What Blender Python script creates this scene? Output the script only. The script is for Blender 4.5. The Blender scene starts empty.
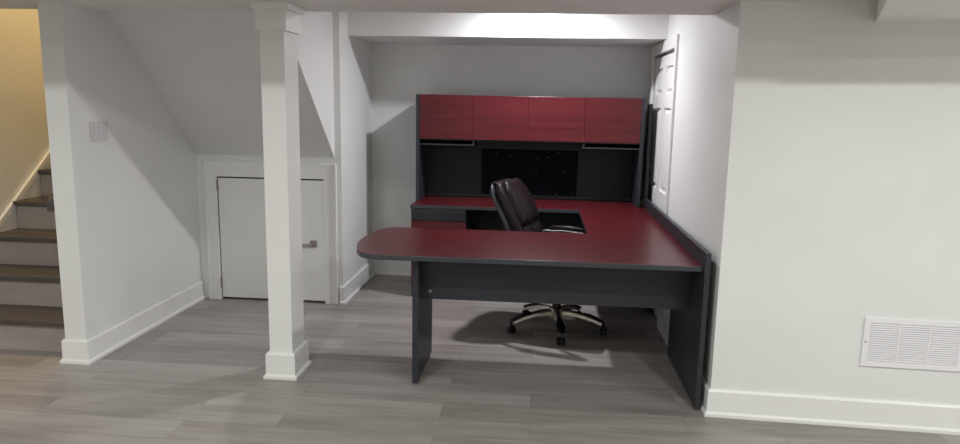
import bpy, bmesh, math, random
from mathutils import Vector, Matrix
random.seed(7)
S = bpy.context.scene
C = S.collection
PI = math.pi

# ------------------------------------------------------------------ materials
def new_mat(name):
    m = bpy.data.materials.new(name); m.use_nodes = True
    nt = m.node_tree
    return m, nt, nt.nodes['Principled BSDF']

def N(nt, kind, **kw):
    n = nt.nodes.new(kind)
    for k, v in kw.items():
        if k in n.inputs: n.inputs[k].default_value = v
        else: setattr(n, k, v)
    return n

def ramp(nt, stops):
    r = nt.nodes.new('ShaderNodeValToRGB')
    e = r.color_ramp.elements
    while len(e) < len(stops): e.new(0.5)
    for i, (p, c) in enumerate(stops):
        e[i].position = p; e[i].color = (c[0], c[1], c[2], 1)
    return r

def paint(name, col, rough=0.6, bump=0.02, spec=0.35, var=0.02):
    m, nt, b = new_mat(name)
    tc = N(nt, 'ShaderNodeTexCoord')
    n1 = N(nt, 'ShaderNodeTexNoise', Scale=3.0, Detail=3.0)
    nt.links.new(tc.outputs['Object'], n1.inputs['Vector'])
    r = ramp(nt, [(0.3, [c * (1 - var) for c in col]), (0.7, [min(1, c * (1 + var)) for c in col])])
    nt.links.new(n1.outputs['Fac'], r.inputs['Fac'])
    nt.links.new(r.outputs['Color'], b.inputs['Base Color'])
    b.inputs['Roughness'].default_value = rough
    b.inputs['Specular IOR Level'].default_value = spec
    if bump:
        n2 = N(nt, 'ShaderNodeTexNoise', Scale=180.0, Detail=2.0)
        nt.links.new(tc.outputs['Object'], n2.inputs['Vector'])
        bp = N(nt, 'ShaderNodeBump', Strength=bump, Distance=0.002)
        nt.links.new(n2.outputs['Fac'], bp.inputs['Height'])
        nt.links.new(bp.outputs['Normal'], b.inputs['Normal'])
    return m

def plank(name, bw, bh, cols, rough, mortar=0.0007, bump=0.05, offs=(0, 0)):
    m, nt, b = new_mat(name)
    tc = N(nt, 'ShaderNodeTexCoord')
    mp = N(nt, 'ShaderNodeMapping'); mp.inputs['Location'].default_value = (offs[0], offs[1], 0)
    nt.links.new(tc.outputs['Object'], mp.inputs['Vector'])
    br = N(nt, 'ShaderNodeTexBrick', Scale=1.0)
    br.offset = 0.37; br.offset_frequency = 2; br.squash = 1.0
    br.inputs['Color1'].default_value = (0, 0, 0, 1); br.inputs['Color2'].default_value = (1, 1, 1, 1)
    br.inputs['Mortar'].default_value = (0.5, 0.5, 0.5, 1)
    br.inputs['Mortar Size'].default_value = mortar; br.inputs['Mortar Smooth'].default_value = 0.0
    br.inputs['Bias'].default_value = 0.0
    br.inputs['Brick Width'].default_value = bw; br.inputs['Row Height'].default_value = bh
    nt.links.new(mp.outputs['Vector'], br.inputs['Vector'])
    # grain, shifted per plank
    ml = N(nt, 'ShaderNodeVectorMath', operation='MULTIPLY'); ml.inputs[1].default_value = (37, 11, 5)
    nt.links.new(br.outputs['Color'], ml.inputs[0])
    ad = N(nt, 'ShaderNodeVectorMath', operation='ADD')
    nt.links.new(mp.outputs['Vector'], ad.inputs[0]); nt.links.new(ml.outputs['Vector'], ad.inputs[1])
    st = N(nt, 'ShaderNodeVectorMath', operation='MULTIPLY'); st.inputs[1].default_value = (1.6, 22, 8)
    nt.links.new(ad.outputs['Vector'], st.inputs[0])
    g = N(nt, 'ShaderNodeTexNoise', Scale=1.0, Detail=7.0, Roughness=0.62, Distortion=0.5)
    nt.links.new(st.outputs['Vector'], g.inputs['Vector'])
    st2 = N(nt, 'ShaderNodeVectorMath', operation='MULTIPLY'); st2.inputs[1].default_value = (1.1, 5, 3)
    nt.links.new(ad.outputs['Vector'], st2.inputs[0])
    g2 = N(nt, 'ShaderNodeTexNoise', Scale=1.0, Detail=3.0)
    nt.links.new(st2.outputs['Vector'], g2.inputs['Vector'])
    a = N(nt, 'ShaderNodeMath', operation='MULTIPLY'); a.inputs[1].default_value = 0.5
    nt.links.new(g.outputs['Fac'], a.inputs[0])
    b2 = N(nt, 'ShaderNodeMath', operation='MULTIPLY_ADD'); b2.inputs[1].default_value = 0.45
    nt.links.new(g2.outputs['Fac'], b2.inputs[0]); nt.links.new(a.outputs[0], b2.inputs[2])
    sx = N(nt, 'ShaderNodeSeparateColor'); nt.links.new(br.outputs['Color'], sx.inputs[0])
    c2 = N(nt, 'ShaderNodeMath', operation='MULTIPLY_ADD'); c2.inputs[1].default_value = 0.19
    nt.links.new(sx.outputs[0], c2.inputs[0]); nt.links.new(b2.outputs[0], c2.inputs[2])
    r = ramp(nt, cols)
    nt.links.new(c2.outputs[0], r.inputs['Fac'])
    mx = N(nt, 'ShaderNodeMix', data_type='RGBA')
    mx.inputs[7].default_value = (cols[0][1][0] * .45, cols[0][1][1] * .45, cols[0][1][2] * .45, 1)
    nt.links.new(br.outputs['Fac'], mx.inputs[0]); nt.links.new(r.outputs['Color'], mx.inputs[6])
    nt.links.new(mx.outputs[2], b.inputs['Base Color'])
    b.inputs['Roughness'].default_value = rough
    b.inputs['Specular IOR Level'].default_value = 0.4
    bp = N(nt, 'ShaderNodeBump', Strength=bump, Distance=0.002)
    nt.links.new(g.outputs['Fac'], bp.inputs['Height'])
    nt.links.new(bp.outputs['Normal'], b.inputs['Normal'])
    return m

def cherry(name, axis):
    m, nt, b = new_mat(name)
    tc = N(nt, 'ShaderNodeTexCoord')
    st = N(nt, 'ShaderNodeVectorMath', operation='MULTIPLY')
    st.inputs[1].default_value = {'x': (1.3, 26, 26), 'y': (26, 1.3, 26)}[axis]
    nt.links.new(tc.outputs['Object'], st.inputs[0])
    g = N(nt, 'ShaderNodeTexNoise', Scale=1.0, Detail=6.0, Roughness=0.6, Distortion=0.8)
    nt.links.new(st.outputs['Vector'], g.inputs['Vector'])
    r = ramp(nt, [(0.25, (0.060, 0.0060, 0.0088)), (0.5, (0.090, 0.0090, 0.0130)), (0.78, (0.122, 0.0150, 0.0195))])
    nt.links.new(g.outputs['Fac'], r.inputs['Fac'])
    nt.links.new(r.outputs['Color'], b.inputs['Base Color'])
    b.inputs['Roughness'].default_value = 0.3
    b.inputs['Specular IOR Level'].default_value = 0.45
    bp = N(nt, 'ShaderNodeBump', Strength=0.04, Distance=0.001)
    nt.links.new(g.outputs['Fac'], bp.inputs['Height']); nt.links.new(bp.outputs['Normal'], b.inputs['Normal'])
    return m

def metal(name, col, rough):
    m = paint(name, col, rough, 0.01, 0.5, 0.03)
    m.node_tree.nodes['Principled BSDF'].inputs['Metallic'].default_value = 1.0
    return m

def leather(name, col):
    m, nt, b = new_mat(name)
    tc = N(nt, 'ShaderNodeTexCoord')
    v = N(nt, 'ShaderNodeTexVoronoi', Scale=160.0)
    nt.links.new(tc.outputs['Object'], v.inputs['Vector'])
    n = N(nt, 'ShaderNodeTexNoise', Scale=9.0, Detail=4.0, Distortion=1.0)
    nt.links.new(tc.outputs['Object'], n.inputs['Vector'])
    r = ramp(nt, [(0.3, [c * .7 for c in col]), (0.7, [c * 1.25 for c in col])])
    nt.links.new(n.outputs['Fac'], r.inputs['Fac']); nt.links.new(r.outputs['Color'], b.inputs['Base Color'])
    b.inputs['Roughness'].default_value = 0.42
    b.inputs['Specular IOR Level'].default_value = 0.25
    b1 = N(nt, 'ShaderNodeBump', Strength=0.15, Distance=0.001)
    nt.links.new(v.outputs['Distance'], b1.inputs['Height'])
    b2 = N(nt, 'ShaderNodeBump', Strength=0.5, Distance=0.012)
    nt.links.new(n.outputs['Fac'], b2.inputs['Height']); nt.links.new(b1.outputs['Normal'], b2.inputs['Normal'])
    nt.links.new(b2.outputs['Normal'], b.inputs['Normal'])
    return m

def emit(name, col, power):
    m, nt, b = new_mat(name)
    b.inputs['Base Color'].default_value = (*col, 1)
    b.inputs['Emission Color'].default_value = (*col, 1)
    b.inputs['Emission Strength'].default_value = power
    return m

WALL = paint('wall_paint', (0.80, 0.805, 0.79), 0.55, 0.03, 0.3)
CEIL = paint('ceiling_paint', (0.80, 0.79, 0.77), 0.8, 0.03, 0.2)
TRIM = paint('trim_paint', (0.84, 0.84, 0.825), 0.35, 0.0, 0.4)
DOORP = paint('door_paint', (0.82, 0.82, 0.80), 0.4, 0.0, 0.4)
PLATE = paint('switch_plastic', (0.68, 0.64, 0.67), 0.3, 0.0, 0.5)
VENTM = paint('vent_enamel', (0.86, 0.85, 0.88), 0.35, 0.0, 0.5)
GAP_SHADE = paint('gap_shade', (0.02, 0.02, 0.02), 0.9, 0.0, 0.1)  # near-black colour standing in for the shade inside door gaps
FLOOR = plank('vinyl_planks', 1.22, 0.18,
              [(0.32, (0.195, 0.171, 0.159)), (0.58, (0.325, 0.296, 0.280)), (0.84, (0.46, 0.427, 0.410))], 0.42)
STAIRW = plank('stair_planks', 3.0, 5.0,
               [(0.25, (0.05, 0.041, 0.037)), (0.5, (0.085, 0.073, 0.067)), (0.8, (0.13, 0.115, 0.106))], 0.45, 0.0, offs=(9, 2))
RISERW = plank('riser_planks', 3.0, 5.0,
               [(0.25, (0.24, 0.205, 0.185)), (0.5, (0.35, 0.305, 0.28)), (0.8, (0.45, 0.40, 0.375))], 0.5, 0.0, offs=(9, 2))
RED = cherry('cherry_laminate', 'x')
CHAR = paint('charcoal_laminate', (0.029, 0.031, 0.041), 0.42, 0.02, 0.45, 0.06)
CHARD = paint('charcoal_back_panel', (0.0125, 0.014, 0.0185), 0.5, 0.02, 0.4, 0.06)
EDGE = paint('grey_edge_band', (0.042, 0.046, 0.056), 0.4, 0.0, 0.5, 0.03)
NAVY = paint('tackboard_fabric', (0.0075, 0.008, 0.013), 0.95, 0.3, 0.1, 0.1)
LEATHER = leather('brown_leather', (0.0105, 0.0055, 0.0070))
BLACKP = paint('black_plastic', (0.008, 0.008, 0.009), 0.35, 0.0, 0.45)
GREYP = paint('dark_grey_shell', (0.035, 0.036, 0.042), 0.35, 0.0, 0.5)
CHROME = metal('brushed_pewter', (0.60, 0.54, 0.47), 0.36)
STEEL = metal('polished_steel', (0.42, 0.42, 0.44), 0.3)
NICKEL = metal('satin_nickel', (0.42, 0.36, 0.35), 0.38)
WHITEP = paint('white_pin', (0.6, 0.65, 0.8), 0.3, 0.0, 0.5)
LENS = emit('lamp_lens', (1.0, 0.97, 0.92), 6.0)

# ------------------------------------------------------------------ mesh helpers
def box(bm, x0, x1, y0, y1, z0, z1, mi=0):
    vs = [bm.verts.new(p) for p in ((x0, y0, z0), (x1, y0, z0), (x1, y1, z0), (x0, y1, z0),
                                    (x0, y0, z1), (x1, y0, z1), (x1, y1, z1), (x0, y1, z1))]
    for f in ((0, 3, 2, 1), (4, 5, 6, 7), (0, 1, 5, 4), (1, 2, 6, 5), (2, 3, 7, 6), (3, 0, 4, 7)):
        bm.faces.new([vs[i] for i in f]).material_index = mi
    return vs

def prism(bm, pts, h0, h1, axis='z', mi=0, cap_mi=None):
    """pts: 2-D polygon; extruded along axis between h0 and h1"""
    def P(a, b, h):
        return {'z': (a, b, h), 'x': (h, a, b), 'y': (a, h, b)}[axis]
    lo = [bm.verts.new(P(a, b, h0)) for a, b in pts]
    hi = [bm.verts.new(P(a, b, h1)) for a, b in pts]
    n = len(pts)
    f = bm.faces.new(lo); f.material_index = mi
    f = bm.faces.new(hi[::-1]); f.material_index = mi if cap_mi is None else cap_mi
    for i in range(n):
        bm.faces.new([lo[i], hi[i], hi[(i + 1) % n], lo[(i + 1) % n]]).material_index = mi
    bmesh.ops.recalc_face_normals(bm, faces=bm.faces)

def frame_from(d):
    d = d.normalized()
    up = Vector((0, 0, 1)) if abs(d.z) < .95 else Vector((0, 1, 0))
    s = d.cross(up).normalized(); u = s.cross(d).normalized()
    return s, u

def rings(bm, ringlist, cap=True, mi=0):
    R = [[bm.verts.new(p) for p in r] for r in ringlist]
    n = len(R[0])
    for a, b in zip(R, R[1:]):
        for i in range(n):
            bm.faces.new([a[i], a[(i + 1) % n], b[(i + 1) % n], b[i]]).material_index = mi
    if cap:
        bm.faces.new(R[0][::-1]).material_index = mi
        bm.faces.new(R[-1]).material_index = mi
    bmesh.ops.recalc_face_normals(bm, faces=bm.faces)

def tube(bm, pts, rad, n=12, flat=1.0, mi=0):
    """tube along pts; rad number or list; flat scales the vertical half-axis"""
    pts = [Vector(p) for p in pts]
    rl = rad if isinstance(rad, (list, tuple)) else [rad] * len(pts)
    out = []
    for i, p in enumerate(pts):
        d = pts[min(i + 1, len(pts) - 1)] - pts[max(i - 1, 0)]
        s, u = frame_from(d)
        out.append([p + s * rl[i] * math.cos(2 * PI * k / n) + u * rl[i] * flat * math.sin(2 * PI * k / n) for k in range(n)])
    rings(bm, out, True, mi)

def lathe(bm, prof, cx=0, cy=0, cz=0, n=24, mi=0):
    rings(bm, [[(cx + r * math.cos(2 * PI * k / n), cy + r * math.sin(2 * PI * k / n), cz + z) for k in range(n)] for r, z in prof], True, mi)

def obj(name, bm, mats, parent=None, bevel=0.0, smooth=False, segs=2):
    me = bpy.data.meshes.new(name)
    bmesh.ops.recalc_face_normals(bm, faces=bm.faces)
    if smooth:
        for f in bm.faces: f.smooth = True
    bm.to_mesh(me); bm.free()
    for m in (mats if isinstance(mats, (list, tuple)) else [mats]): me.materials.append(m)
    o = bpy.data.objects.new(name, me); C.objects.link(o)
    if parent: o.parent = parent
    if bevel:
        b = o.modifiers.new('bevel', 'BEVEL'); b.width = bevel; b.segments = segs; b.limit_method = 'ANGLE'
        b.angle_limit = math.radians(40)
    if smooth:
        try:
            me.set_sharp_from_angle(angle=math.radians(50))
        except Exception: pass
    return o

def bobj(name, boxes, mats, parent=None, bevel=0.0):
    bm = bmesh.new()
    for b in boxes: box(bm, *b)
    return obj(name, bm, mats, parent, bevel)

def struct(o):
    o['kind'] = 'structure'; return o

def tag(o, label, cat, group=None):
    o['label'] = label; o['category'] = cat
    if group: o['group'] = group
    return o

def thing(name, label, cat, loc=(0, 0, 0), rz=0, group=None):
    o = bpy.data.objects.new(name, None); C.objects.link(o)
    o.empty_display_size = 0.05
    o.location = loc; o.rotation_euler = (0, 0, rz)
    return tag(o, label, cat, group)

# ------------------------------------------------------------------ measures (metres, camera above the origin)
XL0, XL = -2.732, -2.602        # wall between the stairs and the nook
YF, YD = 3.708, 5.134           # its front end; the wall with the low door
XC, XS = -1.475, -1.525         # left side of the desk niche; side of the stair box
YB = 6.116                      # back wall of the niche
XR, YR = 0.911, 3.455           # right side of the niche; front of the right wall
ZB = 2.043                      # underside of the dropped beam
ZC = 2.30                       # ceiling
XRE, YRE = 4.0, 3.32            # right end of the right wall

# ------------------------------------------------------------------ shell
struct(bobj('floor', [(-6.1, 4.1, -4.1, 6.4, -0.1, 0)], FLOOR))
struct(bobj('ceiling', [(-6.1, 4.1, -4.1, 2.34, ZC, ZC + .1)], CEIL))
struct(bobj('ceiling', [(-2.602, 1.01, 3.98, 6.2, ZC, ZC + .1)], CEIL))
struct(bobj('ceiling', [(-3.85, -2.5, 3.7, 6.4, 4.4, 4.5)], CEIL))
# dropped beam
struct(bobj('wall_beam', [(-6.1, 4.1, 2.34, 3.98, ZB, ZC + .1)], CEIL))
# lower bulkhead to the right of the beam
bm = bmesh.new(); prism(bm, [(1.513, 3.44), (1.185, 2.60), (4.0, 2.60), (4.0, 3.34)], 1.949, ZB - .001)
struct(obj('wall_bulkhead', bm, WALL))
# room behind the camera
struct(bobj('wall_rear', [(-6.1, 4.1, -4.1, -4.0, 0, ZC)], WALL))
struct(bobj('wall_far_left', [(-6.1, -6.0, -4.0, 3.9, 0, ZC)], WALL))
struct(bobj('wall_far_right', [(4.0, 4.1, -4.0, 3.4, 0, ZC)], WALL))
struct(bobj('wall_left_of_stairs', [(-6.0, -3.75, 3.86, 3.98, 0, ZB)], WALL))
# stairwell
struct(bobj('wall_stairwell_left', [(-3.85, -3.75, 3.98, 6.4, 0, 4.4)], WALL))
struct(bobj('wall_stairwell_back', [(-3.75, -2.602, 6.3, 6.4, 0, 4.4)], WALL))
struct(bobj('wall_stairwell_front', [(-3.75, -2.602, 3.98, 4.08, ZC + .1, 4.4)], WALL))
struct(bobj('wall_stairwell_right', [(-2.602, -2.5, 3.98, 6.4, ZC + .1, 4.4)], WALL))
# wall between stairs and nook
struct(bobj('wall_left', [(XL0, XL, YF, 3.979, 0, ZB), (XL0, XL, 3.979, 6.3, 0, ZC + .1)], WALL))
# wall with the low door, with the door opening cut out
DX0, DX1, DZ = -2.45, -1.600, 0.975
struct(bobj('wall_low_door', [(XL, DX0, YD, YD + .1, 0, 1.6), (DX1, XC - .1005, YD, YD + .1, 0, 1.6), (DX0, DX1, YD, YD + .1, DZ, 1.6)], WALL))
# sheet behind the low door, painted near-black for the shade in its gaps
struct(bobj('wall_closet_shade', [(XL, XS - .02, YD + .5, YD + .6, 0, 1.6)], GAP_SHADE))
# sloping underside of the upper flight
bm = bmesh.new()
y0s, y1s = 4.0, YD + .02
zs = lambda y: 2.045 - .885 * (y - 4.10)
prism(bm, [(y0s, zs(y0s)), (y1s, zs(y1s)), (y1s, ZC), (y0s, ZC)], XL + .0005, XS, 'x')
struct(obj('wall_stair_soffit', bm, WALL))
# left side of the desk niche
struct(bobj('wall_niche_left', [(XC - .1, XC, YD + .0, YB + .1, 0, ZC)], WALL))
struct(bobj('wall_back', [(XC - .1, XR + .1, YB, YB + .1, 0, ZC)], WALL))
struct(bobj('wall_header', [(XC, XR, 5.36, YB, ZB, ZC)], WALL))
# right side of the niche with the door opening
RY0, RY1, RZ = 4.955, 5.865, 1.955
struct(bobj('wall_niche_right', [(XR, XR + .1, YR + .1005, RY0, 0, ZC), (XR, XR + .1, RY1, YB, 0, ZC), (XR, XR + .1, RY0, RY1, RZ, ZC)], WALL))
# right wall facing the room
bm = bmesh.new(); prism(bm, [(XR, YR), (XRE, YRE), (XRE, YRE + .1), (XR + .1, YR + .1), (XR, YR + .1)], 0, ZB - .0005)
struct(obj('wall_right', bm, WALL))

# baseboards: a board with a small shoe; profile swept along a run
def baseboard(name, runs):
    """runs: list of polylines; the room side lies to the right of the walking direction"""
    bm = bmesh.new()
    prof = [(0, 0), (.027, 0), (.027, .016), (.016, .026), (.015, .132), (.009, .141), (0, .141)]
    for pts in runs:
        P = [Vector((x, y, 0)) for x, y in pts]
        out = []
        for i, p in enumerate(P):
            ns = []
            if i > 0: d = (P[i] - P[i - 1]).normalized(); ns.append(Vector((-d.y, d.x, 0)))
            if i < len(P) - 1: d = (P[i + 1] - P[i]).normalized(); ns.append(Vector((-d.y, d.x, 0)))
            n = ns[0] if len(ns) == 1 else (ns[0] + ns[1]) / (1 + ns[0].dot(ns[1]))
            out.append([p + n * a + Vector((0, 0, z)) for a, z in prof])
        rings(bm, out)
    return struct(obj(name, bm, TRIM))
baseboard('baseboard_left', [[(XL, YD - .022), (XL, YF), (XL0, YF), (XL0, YF + .09)]])
baseboard('baseboard_niche', [[(XRE, YRE), (XR, YR), (XR, RY0 - .056)]])
baseboard('baseboard_back', [[(XR, YB), (XC, YB), (XC, YD), (XC - .02, YD)]])
baseboard('baseboard_far', [[(-3.76, 3.86), (-6.0, 3.86), (-6.0, -4.0), (4.0, -4.0), (4.0, 3.3)]])

# casing of the low door
def casing(name, bars):
    return struct(bobj(name, bars, TRIM, None, .002))
casing('trim_1', [(-2.535, DX0 + .008, YD - .020, YD, 0, 1.085), (DX1 - .008, -1.510, YD - .020, YD, 0, 1.085),
                  (DX0 + .008, DX1 - .008, YD - .020, YD, DZ - .008, 1.085),
                  (-2.535, -2.515, YD - .028, YD - .020, 0, 1.085), (-1.530, -1.510, YD - .028, YD - .020, 0, 1.085),
                  (-2.515, -1.530, YD - .028, YD - .020, 1.066, 1.085),
                  (-2.49, DX0 + .008, YD - .024, YD - .020, 0, 1.03), (DX1 - .008, -1.562, YD - .024, YD - .020, 0, 1.03),
                  (DX0 + .008, DX1 - .008, YD - .024, YD - .020, 1.015, 1.03)])
# low door
d1 = struct(bobj('door_1', [(DX0 + .016, DX1 - .010, YD - .012, YD + .024, .018, DZ - .020)], DOORP, None, .002))
for z in (.10, .86):
    bm = bmesh.new(); box(bm, DX0 + .0085, DX0 + .017, YD - .022, YD - .0125, z, z + .075)
    tube(bm, [(DX0 + .012, YD - .0255, z - .003), (DX0 + .012, YD - .0255, z + .078)], .005, 8)
    obj('hinge', bm, NICKEL, d1)
h = bobj('door_handle', [(-1.722, -1.668, YD - .020, YD - .0125, .442, .496)], NICKEL, d1, .002)
h['label'] = 'satin nickel lever handle on a square plate'
bm = bmesh.new()
tube(bm, [(-1.695, YD - .02, .466), (-1.695, YD - .062, .466)], .011, 12)
tube(bm, [(-1.690, YD - .060, .466), (-1.72, YD - .062, .466), (-1.80, YD - .060, .464)], [.011, .010, .009], 10)
obj('lever', bm, NICKEL, h, smooth=True)

# six-panel door in the right side of the niche
dy0, dy1 = RY0 + .012, RY1 - .012
bm = bmesh.new()
bx = bm
st, th = .095, .035                     # stile width, thickness
xf = XR + .002                          # front face, set back a little
rails = [(0.012, .22), (.80, .93), (1.545, 1.645), (1.845, RZ - .026)]
mid = (dy0 + dy1) / 2
box(bm, xf, xf + th, dy0, dy0 + st, .012, RZ - .026); box(bm, xf, xf + th, dy1 - st, dy1, .012, RZ - .026)
box(bm, xf, xf + th, mid - .065, mid + .065, .012, RZ - .026)
for a, b in rails:
    box(bm, xf, xf + th, dy0 + st, mid - .065, a, b); box(bm, xf, xf + th, mid + .065, dy1 - st, a, b)
for (a, b) in ((.22, .80), (.93, 1.545), (1.645, 1.845)):
    for (ya, yb) in ((dy0 + st, mid - .065), (mid + .065, dy1 - st)):
        box(bm, xf + .016, xf + th, ya, yb, a, b)
        # raised field with sloped sides
        i = .040
        o0 = [(xf + .0155, ya + .018, a + .018), (xf + .0155, yb - .018, a + .018), (xf + .0155, yb - .018, b - .018), (xf + .0155, ya + .018, b - .018)]
        o1 = [(xf + .003, ya + i, a + i), (xf + .003, yb - i, a + i), (xf + .003, yb - i, b - i), (xf + .003, ya + i, b - i)]
        rings(bm, [o0, o1])
d2 = struct(obj('door_2', bm, DOORP, None))
casing('trim_2', [(XR - .018, XR, RY0 - .055, RY0 + .004, 0, RZ + .08), (XR - .018, XR, RY1 - .004, RY1 + .08, 0, RZ + .08),
                  (XR - .018, XR, RY0 + .004, RY1 - .004, RZ - .003, RZ + .08)])
struct(bobj('wall_door_gap_shade', [(XR + .3, XR + .32, RY0 - .2, RY1 + .2, 0, 2.2)], GAP_SHADE))  # added sheet, its black colour gives the shade in the door's top gap

# ------------------------------------------------------------------ stairs
RISE, RUN, SY = 0.20, 0.27, 3.86
SX0, SX1 = -3.735, XL0 - .002
stairs = thing('staircase', 'grey-brown wood staircase climbing behind the white wall at the far left', 'stairs', (-3.23, SY, 0))
def local(o, root):
    o.location = -Vector(root.location); return o
for i in range(8):
    y = SY + i * RUN
    local(bobj('riser', [(SX0, SX1, y, y + .018, i * RISE + .0, (i + 1) * RISE - .0305)], RISERW, stairs), stairs)
    local(bobj('tread', [(SX0, SX1, y - .03, y + RUN + .017, (i + 1) * RISE - .03, (i + 1) * RISE)], STAIRW, stairs, .004), stairs)
# skirt board on the stairwell wall with a cap
bm = bmesh.new()
f = lambda y: .70 + .80 * (y - 4.53)
ya, yb = 3.99, 6.2
prism(bm, [(ya, f(ya) - .30), (yb, f(yb) - .30), (yb, f(yb)), (ya, f(ya))], -3.7495, -3.7365, 'x')
prism(bm, [(ya, f(ya) - .045), (yb, f(yb) - .045), (yb, f(yb)), (ya, f(ya))], -3.7365, -3.727, 'x')
struct(obj('trim_3', bm, TRIM))
# handrail on the stair side of the dividing wall
hr = thing('handrail', 'grey-brown wooden handrail end beside the stairs, left of the white wall', 'handrail', (XL0, 3.80, .95))
bm = bmesh.new()
a = Vector((-2.81, 3.775, .915)); b = a + Vector((0, 1, .74)) * 1.6
box_pts = []
for p in (a, b):
    box_pts.append([p + Vector((sx * .021, 0, sz)) for sx, sz in ((-1, -.032), (1, -.032), (1, .032), (-1, .032))])
rings(bm, box_pts)
local(obj('rail', bm, STAIRW, hr, .004), hr)
for yy in (.3, 1.2):
    bm = bmesh.new(); p = a + Vector((0, 1, .74)) * yy
    tube(bm, [(p.x, p.y, p.z - .04), (p.x, p.y, p.z - .075), (XL0, p.y, p.z - .085)], .007, 8)
    local(obj('bracket', bm, NICKEL, hr), hr)

# ------------------------------------------------------------------ column
KX0, KX1, KY0, KY1 = -1.470, -1.339, 3.638, 3.841
col = thing('support_column', 'white square support column with wide base and capital, standing in the open', 'column', ((KX0 + KX1) / 2, (KY0 + KY1) / 2, 0))
def kbox(name, e, z0, z1, extra=None, bev=.002):
    bs = [(KX0 - e, KX1 + e, KY0 - e, KY1 + e, z0, z1)]
    o = bobj(name, bs, TRIM, col, bev); return local(o, col)
kbox('shaft', 0, .15, 1.905)
bm = bmesh.new()
def krings(bm, L):
    rings(bm, [[(KX0 - e, KY0 - e, z), (KX1 + e, KY0 - e, z), (KX1 + e, KY1 + e, z), (KX0 - e, KY1 + e, z)] for e, z in L])
krings(bm, [(.030, .001), (.030, .018), (.019, .028), (.018, .140), (.012, .151), (.0, .152)])
local(obj('base', bm, TRIM, col), col)
bm = bmesh.new()
krings(bm, [(.0, 1.903), (.017, 1.905), (.017, 2.008), (.033, 2.012), (.034, ZB - .001)])
local(obj('capital', bm, TRIM, col), col)

# ------------------------------------------------------------------ switch and vent
sw = thing('light_switch', 'white three-gang rocker light switch on the grey-white left wall', 'switch', (XL, 3.96, 1.345))
def slocal(o): return local(o, sw)
slocal(bobj('wall_plate', [(XL + .0005, XL + .0065, 3.880, 4.046, 1.288, 1.402)], PLATE, sw, .002))
for k in range(3):
    yc = 3.963 + (k - 1) * .046
    fr = slocal(bobj('rocker', [(XL + .0066, XL + .0075, yc - .0175, yc + .0175, 1.311, 1.379)], DOORP, sw))
    bm = bmesh.new()
    prism(bm, [(XL + .0076, 1.313), (XL + .0095, 1.313), (XL + .0135, 1.377), (XL + .0076, 1.377)], yc - .0155, yc + .0155, 'y')
    obj('paddle', bm, PLATE, fr)

ang = math.atan2(YRE - YR, XRE - XR)
vx0 = 1.607
vent = thing('air_vent', 'white louvred return air grille low on the right wall', 'vent',
             (vx0, YR + (vx0 - XR) * math.tan(ang) - .0005, .315), ang)
VW, VH = .463, .248
bobj('frame', [(0, VW, -.009, -.0, 0, .028), (0, VW, -.009, 0, VH - .028, VH), (0, .028, -.009, 0, .028, VH - .028), (VW - .028, VW, -.009, 0, .028, VH - .028),
               (.028 + .1313, .028 + .1393, -.008, 0, .028, VH - .028), (.028 + .2693, .028 + .2773, -.008, 0, .028, VH - .028)], VENTM, vent, .0015)
bm = bmesh.new()
box(bm, .026, VW - .026, -.0012, -.0004, .026, VH - .026, 1)  # backing in a greyer tone, shade between the slats put into its colour
nl = 17
for c3 in range(3):
    xa = .0285 + c3 * .138; xb = xa + .1305
    for k in range(nl):
        z = .030 + k * (VH - .058) / nl
        prism(bm, [(-.0015, z + .0065), (-.0080, z + .0005), (-.0088, z + .0015), (-.0025, z + .0078)], xa, xb, 'x')
obj('louvres', bm, [VENTM, PLATE], vent)
for sx in (.012, VW - .012):
    bm = bmesh.new(); tube(bm, [(sx, -.009, VH / 2), (sx, -.0108, VH / 2)], .0045, 12); obj('screw', bm, NICKEL, vent)

# ------------------------------------------------------------------ U-shaped desk
Z1, Z0 = .758, .728
desk = thing('desk', 'U-shaped office desk with cherry red top and charcoal panels filling the niche', 'desk', (0, 4.2, 0))
def dl(o): return local(o, desk)
GX0, GX1 = .848, .875
XDL, YCF, YDB = -.994, 5.375, 6.035
XI, YPF, YPB = .322, 3.53, 4.36
curve = [(-.905, 4.357), (-.945, 4.335), (-.972, 4.29), (-.995, 4.21), (-1.010, 4.11), (-1.018, 4.0), (-1.018, 3.90), (-1.008, 3.81), (-.990, 3.73), (-.966, 3.645), (-.934, 3.582), (-.889, 3.542), (-.84, 3.53)]
outl = [(GX0, YPF), (GX0, YDB), (XDL, YDB), (XDL, YCF), (XI, YCF), (XI, YPB), (-.86, YPB)] + curve
bm = bmesh.new()
prism(bm, outl, Z0 + .002, Z1, 'z', mi=1, cap_mi=0)
bmesh.ops.recalc_face_normals(bm, faces=bm.faces)
top = dl(obj('desktop', bm, [RED, EDGE], desk, .0025))
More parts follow.
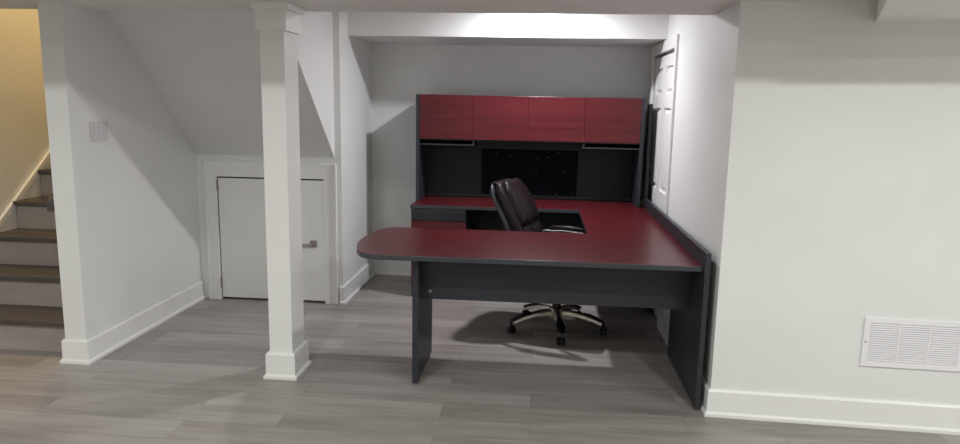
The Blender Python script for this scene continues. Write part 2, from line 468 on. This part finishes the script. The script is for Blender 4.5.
# right gable with the raised ledge running back along the wall
dl(bobj('side_panel', [(GX0, GX1, 3.492, 4.29, .012, Z0)], CHAR, desk, .002))
dl(bobj('ledge', [(GX0 + .0005, GX1, 3.492, 6.06, Z0 + .001, .834)], CHAR, desk, .002))
dl(bobj('side_panel', [(GX0, GX1, 5.2, 6.06, .012, Z0)], CHAR, desk, .002))
dl(bobj('side_panel', [(-.660, -.628, 3.635, 4.15, .012, Z0)], CHAR, desk, .002))
dl(bobj('modesty_panel', [(-.6275, GX0 - .0005, 3.79, 3.81, .455, Z0)], CHAR, desk, .001))
for (x, y) in ((GX0 + .017, 3.56), (GX0 + .017, 4.22), (-.641, 3.70), (-.641, 4.07)):
    bm = bmesh.new(); lathe(bm, [(.014, .001), (.014, .008), (.006, .0085), (.006, .013)], x, y, 0, 12); dl(obj('foot', bm, BLACKP, desk))
for x in (-.585,):
    bm = bmesh.new(); tube(bm, [(x, 3.79, .502), (x, 3.787, .502)], .009, 12); dl(obj('bolt', bm, NICKEL, desk))
# credenza under the hutch
dl(bobj('side_panel', [(XDL + .002, XDL + .022, 5.425, 6.03, .0, Z0)], CHAR, desk, .001))
dl(bobj('side_panel', [(-.575, -.555, 5.425, 6.03, .0, Z0)], CHAR, desk, .001))
dl(bobj('back_panel', [(-.5545, GX0 - .001, 5.99, 6.01, .06, Z0)], CHARD, desk))
dl(bobj('pedestal_rail', [(XDL + .002, -.555, 5.398, 5.4245, .69, Z0)], EDGE, desk))
dl(bobj('pedestal_recess', [(XDL + .002, -.555, 5.408, 5.4245, .632, .689)], CHAR, desk))
for (a, b) in ((.43, .628), (.10, .422)):
    dr = dl(bobj('drawer', [(XDL + .003, -.556, 5.402, 5.4245, a, b)], RED, desk, .001))
dl(bobj('plinth', [(XDL + .023, -.576, 5.44, 5.459, 0.001, .098)], CHAR, desk))

# ------------------------------------------------------------------ hutch
hutch = thing('hutch', 'charcoal desk hutch with four cherry red cabinet doors against the back wall', 'cabinet', (-.09, 5.76, Z1))
def hl(o): return local(o, hutch)
HX0, HX1, HY0, HY1, HZ = -.992, .817, 5.605, 6.03, 1.617
hl(bobj('side_panel', [(HX0, HX0 + .028, HY0, HY1, Z1 + .001, HZ)], CHAR, hutch, .002))
hl(bobj('side_panel', [(HX1 - .028, HX1, HY0, HY1, Z1 + .001, HZ)], CHAR, hutch, .002))
hl(bobj('back_panel', [(HX0 + .0285, HX1 - .0285, 6.005, 6.025, Z1 + .001, HZ - .001)], CHARD, hutch))
hl(bobj('top_panel', [(HX0 + .0285, HX1 - .0285, HY0 + .02, 6.0045, HZ - .014, HZ)], CHAR, hutch, .001))
hl(bobj('cabinet_floor', [(HX0 + .0285, HX1 - .0285, HY0 + .022, 6.0045, 1.257, 1.274)], CHAR, hutch, .001))
DW = (HX1 - HX0 - .057) / 4
xs = [HX0 + .0285 + .0, -.531, -.093, .353, HX1 - .0285]
for i in range(4):
    dr = hl(bobj('door', [(xs[i] + .001, xs[i + 1] - .001, HY0, HY0 + .019, 1.266, HZ - .003)], RED, hutch, .0012))
for xd in (-.531, -.093, .353):
    hl(bobj('divider', [(xd - .008, xd + .008, HY0 + .022, 6.0045, 1.2745, HZ - .0145)], CHAR, hutch))
# shallow letter slots under the two outer cabinets
for (a, b, s) in ((HX0 + .0285, -.520, 1), (.346, HX1 - .0285, -1)):
    sh = hl(bobj('letter_shelf', [(a, b, HY0 + .01, 6.0045, 1.215, 1.226),
                                  ((b - .012) if s > 0 else a, b if s > 0 else a + .012, HY0 + .01, 6.0045, 1.2265, 1.2565)], CHAR, hutch, .001))
hl(bobj('shade_strip', [(-.519, .345, 5.93, 5.95, 1.178, 1.2565)], CHARD, hutch))  # dark strip standing in for the shading below the middle doors
hl(bobj('back_lip', [(HX0 + .0285, HX1 - .0285, 5.990, 6.0045, Z1 + .002, Z1 + .020)], CHAR, hutch))
# tackboard hung on the hutch back with its pins
tb = tag(bobj('tackboard', [(-.485, .332, 5.9925, 6.0042, .784, 1.170)], NAVY, None, .002), 'dark navy fabric tackboard hanging below the middle hutch doors', 'pinboard')
pins = [(-.36, 1.136), (-.243, 1.115), (-.01, 1.10), (.08, 1.112), (-.02, 1.008), (.225, .992), (.165, 1.152), (.157, .797), (.285, .80)]
plab = ['pale push pin nearest the top left corner of the dark tackboard', 'pale push pin second along the top left of the dark tackboard',
        'push pin at the top middle of the dark tackboard', 'push pin just right of the top middle on the tackboard',
        'push pin near the centre of the dark tackboard', 'push pin halfway up the right side of the tackboard',
        'push pin on the top edge of the tackboard, right half', 'bright push pin on the bottom edge of the tackboard', 'push pin closest to the bottom right corner of the tackboard']
for (x, z), lb in zip(pins, plab):
    bm = bmesh.new(); tube(bm, [(0, .0, 0), (0, -.004, 0), (0, -.008, 0), (0, -.011, 0)], [.002, .0018, .0030, .0026], 10)
    o = obj('push_pin', bm, WHITEP, smooth=True); o.location = (x, 5.9924, z)
    tag(o, lb, 'pin', 'push pins on the tackboard')
# narrow dark board standing on the desk ledge strip between hutch and door
lb = tag(bobj('narrow_board', [(.849, .873, 5.60, 5.72, .8345, 1.575)], CHARD, None, .002), 'narrow dark upright board standing between the hutch and the white panelled door', 'board')
bm = bmesh.new()
pts = []
for k in range(70):
    t = k / 69 * 4 * PI
    pts.append((.826 + .007 * math.cos(t * .5), 5.555 + .035 * math.cos(t), .787 + .018 * math.sin(t) + .0005 * k))
pts += [(.8285, 5.56, .85), (.8285, 5.60, .95)]
tube(bm, pts, .0032, 8)
tag(obj('power_cable', bm, BLACKP, smooth=True), 'black coiled cable on the desk corner right of the hutch', 'cable')

# ------------------------------------------------------------------ chair
chair = thing('office_chair', 'dark brown leather high-back office chair on a five-star pewter base', 'chair', (.158, 4.735, 0), math.radians(73))
def sring(cx, cy, cz, hw, ht, nrm, n=28, p=3.2, sag=None):
    """superellipse ring: half-width along x, half-thickness along nrm (in the yz plane)"""
    r = []
    for k in range(n):
        t = 2 * PI * k / n
        c, s = math.cos(t), math.sin(t)
        a = hw * math.copysign(abs(c) ** (2 / p), c); b = ht * math.copysign(abs(s) ** (2 / p), s)
        if sag and b < 0: b *= sag(a / hw)
        r.append((cx + a, cy + b * nrm[0], cz + b * nrm[1]))
    return r
# backrest curve (side view): y back, z up
def back_c(t):
    z = .46 + .565 * t
    y = .238 + .178 * t - .05 * math.sin(PI * min(1, t * 1.15)) + .02 * max(0, t - .8)
    return y, z
def bn(t):
    y0, z0 = back_c(max(0, t - .01)); y1, z1 = back_c(min(1, t + .01))
    d = Vector((y1 - y0, z1 - z0)).normalized()
    return (d.y, -d.x)           # points backwards (+y)
def pad(t0, t1, wf, th, push, n=16, seams=True):
    bm = bmesh.new(); R = []
    for k in range(n + 1):
        u = k / n; t = t0 + (t1 - t0) * u
        y, z = back_c(t); nn = bn(t)
        e = (1 - abs(2 * u - 1) ** 3.2) ** .5 if 0 < k < n else .18
        sag = (lambda q: 1 - .22 * math.exp(-((abs(q) - .62) / .07) ** 2)) if seams else None
        R.append(sring(0, y - push * nn[0], z - push * nn[1], wf(t) * (.90 + .10 * e), th * e, nn, sag=sag))
    rings(bm, R)
    return bm
wf = lambda t: .196 + .036 * math.sin(PI * min(1, t * .85)) - .045 * max(0, (t - .80) / .20) ** 2.5
obj('back_shell', pad(-.02, 1.0, lambda t: wf(t) + .012, .028, -.022, 20, False), GREYP, chair, smooth=True)
obj('backrest', pad(-.02, 1.015, wf, .052, .022, 24), LEATHER, chair, smooth=True)
for sx in (-1, 1):
    bm = pad(.06, .47, lambda t: (wf(t) - .045) / 2, .030, .062, 14, False)
    for v in bm.verts: v.co.x += sx * .083
    obj('lumbar_pad', bm, LEATHER, chair, smooth=True)
obj('headrest', pad(.44, .985, lambda t: wf(t) - .040, .046, .060, 20), LEATHER, chair, smooth=True)
# seat
bm = bmesh.new(); R = []
n = 18
for k in range(n + 1):
    u = k / n; y = .25 - .53 * u
    e = (1 - abs(2 * u - 1) ** 4) ** .5 if 0 < k < n else .2
    z = .475 + .012 * math.cos(u * PI) - (.03 * max(0, (u - .8) / .2) ** 2)
    R.append([(a, y, z + b) for a, _, b in sring(0, 0, 0, .265 * (.93 + .07 * e), .055 * e, (0, 1))])
rings(bm, R); obj('seat', bm, LEATHER, chair, smooth=True)
bobj('seat_pan', [(-.21, .21, -.20, .20, .405, .420)], BLACKP, chair, .006)
bobj('tilt_mechanism', [(-.09, .09, -.14, .14, .355, .4045)], BLACKP, chair, .01)
bm = bmesh.new(); tube(bm, [(.08, 0, .375), (.20, -.02, .37), (.245, -.03, .365)], [.005, .005, .009], 8); obj('tilt_lever', bm, BLACKP, chair, smooth=True)
bm = bmesh.new(); lathe(bm, [(.030, .16), (.030, .26), (.024, .262), (.024, .3), (.016, .302), (.016, .36)], n=20); obj('gas_lift', bm, BLACKP, chair, smooth=True)
bm = bmesh.new(); tube(bm, [(0, .12, .39), (0, .26, .40), (0, .31, .46), (0, .325, .60)], [.03, .03, .028, .02], 10); obj('back_bracket', bm, BLACKP, chair, smooth=True)
# arms
for sx in (-1, 1):
    x = sx * .285
    bm = bmesh.new()
    tube(bm, [(x * .80, -.05, .412), (x * 1.0, -.08, .43), (x * 1.06, -.13, .52), (x * 1.06, -.15, .60), (x * 1.05, -.10, .642), (x * 1.04, .05, .652), (x * .99, .19, .640), (x * .93, .245, .60)],
         [.014, .016, .016, .016, .015, .014, .014, .012], 10)
    arm = obj('armrest', bm, STEEL, chair, smooth=True)
    arm['label'] = 'polished metal armrest loop'
    bm = bmesh.new(); tube(bm, [(x * 1.05, -.17, .650), (x * 1.05, -.15, .664), (x * 1.04, .0, .676), (x * 1.02, .13, .672), (x * 1.0, .15, .662)], [.015, .027, .030, .027, .012], 12, .6)
    obj('arm_pad', bm, LEATHER, arm, smooth=True)
# star base
hub = bmesh.new(); lathe(hub, [(.030, .075), (.048, .085), (.052, .125), (.045, .155), (.034, .165)], n=24); obj('base_hub', hub, CHROME, chair, smooth=True)
for k in range(5):
    a = math.radians(-85.5 + 72 * k) - math.radians(73)
    d = Vector((math.cos(a), math.sin(a), 0)); s = Vector((-d.y, d.x, 0))
    bm = bmesh.new(); R = []
    for r_, w, h_, z in ((.035, .027, .022, .128), (.09, .024, .020, .131), (.17, .021, .017, .124), (.25, .019, .014, .104), (.318, .018, .012, .080)):
        c = d * r_ + Vector((0, 0, z))
        R.append([c + s * w * q + Vector((0, 0, h_ * p)) for q, p in ((-1, -1), (-.5, -1.15), (.5, -1.15), (1, -1), (1, .3), (.55, 1), (-.55, 1), (-1, .3))])
    rings(bm, R)
    leg = obj('base_leg', bm, CHROME, chair, smooth=True)
    bm = bmesh.new(); R = []
    for r_, w, z in ((.19, .014, .141), (.235, .026, .134), (.285, .031, .115), (.332, .027, .095), (.346, .010, .082)):
        c = d * r_ + Vector((0, 0, z - .006))
        R.append([c + s * w * math.cos(2 * PI * q / 10) + Vector((0, 0, .009 * math.sin(2 * PI * q / 10))) for q in range(10)])
    rings(bm, R); obj('foot_pad', bm, BLACKP, leg, smooth=True)
    bm = bmesh.new()
    ax = (s * math.cos(.5 + k) + d * math.sin(.5 + k)).normalized()
    c = d * .332 + Vector((0, 0, .0285))
    for q in (-1, 1):
        tube(bm, [c + ax * q * .007, c + ax * q * .010, c + ax * q * .020, c + ax * q * .024], [.022, .0275, .0275, .020], 18)
    tube(bm, [c - ax * .008, c + ax * .008], .010, 10)
    tube(bm, [c + Vector((0, 0, .0)), c + Vector((0, 0, .048))], .007, 8)
    obj('caster', bm, BLACKP, leg, smooth=True)

# ------------------------------------------------------------------ lamps
def pot(x, y, power, col=(1, .97, .93), z=ZC, size=.11, label='', group=None):
    t = thing('ceiling_light', label, 'light', (x, y, z), 0, group)
    bm = bmesh.new(); R = []
    n = 32
    for r, zz in ((.058, -.003), (.058, -.006), (.078, -.006), (.083, -.0005)):
        R.append([(r * math.cos(2 * PI * k / n), r * math.sin(2 * PI * k / n), zz) for k in range(n)])
    rings(bm, R + [R[0]], cap=False); obj('trim_ring', bm, TRIM, t)
    bm = bmesh.new(); lathe(bm, [(.0575, -.004), (.0575, -.0005)], n=n); obj('lens', bm, LENS, t)
    L = bpy.data.lights.new('lamp', 'AREA'); L.shape = 'DISK'; L.size = size; L.energy = power; L.color = col
    lo = bpy.data.objects.new('lamp', L); C.objects.link(lo); lo.parent = t; lo.location = (0, 0, -.012)
    return t
pot(-0.02, 5.0, 30, (.965, .955, 1.0), label='recessed ceiling light in the desk niche just in front of the header', size=.08)
k = 0
for y, nm in ((1.58, 'front row'), (.80, 'middle row'), (-1.6, 'rear row')):
    for x, nx in ((-3.6, 'far left'), (-1.3, 'centre left'), (1.3, 'centre right'), (3.2, 'far right')):
        pot(x, y, 22 if y > 1 else (8 if y > 0 else 18), (.985, 1.0, .965), label='recessed round ceiling light in the main room, %s, %s' % (nm, nx), group='recessed lights of the main room')
# warm lamp at the top of the stairwell
lt = thing('stairwell_light', 'round warm flush ceiling lamp high above the staircase', 'light', (-3.25, 5.0, 4.4))
bm = bmesh.new(); lathe(bm, [(.14, -.03), (.15, -.001)], n=32); obj('base_plate', bm, TRIM, lt)
bm = bmesh.new(); lathe(bm, [(.03, -.085), (.09, -.07), (.13, -.031)], n=32); obj('lamp_shade', bm, emit('warm_glass', (1, .72, .35), 4.0), lt)
L = bpy.data.lights.new('lamp', 'AREA'); L.shape = 'DISK'; L.size = .25; L.energy = 32; L.color = (1.0, .66, .28)
lo = bpy.data.objects.new('lamp', L); C.objects.link(lo); lo.parent = lt; lo.location = (0, 0, -.10)

# ------------------------------------------------------------------ world, camera, colour
w = bpy.data.worlds.new('world'); S.world = w; w.use_nodes = True
w.node_tree.nodes['Background'].inputs[0].default_value = (.5, .5, .5, 1)
w.node_tree.nodes['Background'].inputs[1].default_value = 0.1
cd = bpy.data.cameras.new('camera'); cam = bpy.data.objects.new('camera', cd); C.objects.link(cam)
fw = Vector((-0.08064745, 0.98280134, -0.16612498)).normalized()
rt = Vector((1.42649217e-03, 1.21690363e-04, 2.74160805e-05)).normalized()
up = rt.cross(fw).normalized()
M = Matrix((rt, up, -fw)).transposed().to_4x4(); M.translation = Vector((0, 0, 1.5461))
cam.matrix_world = M
cd.sensor_fit = 'HORIZONTAL'; cd.sensor_width = 36; cd.lens = 698.355 / 960 * 36
cd.clip_start = .05
S.camera = cam
S.view_settings.view_transform = 'Standard'; S.view_settings.look = 'None'
S.view_settings.exposure = 0.04; S.view_settings.gamma = 1.0; S.view_settings.use_curve_mapping = False
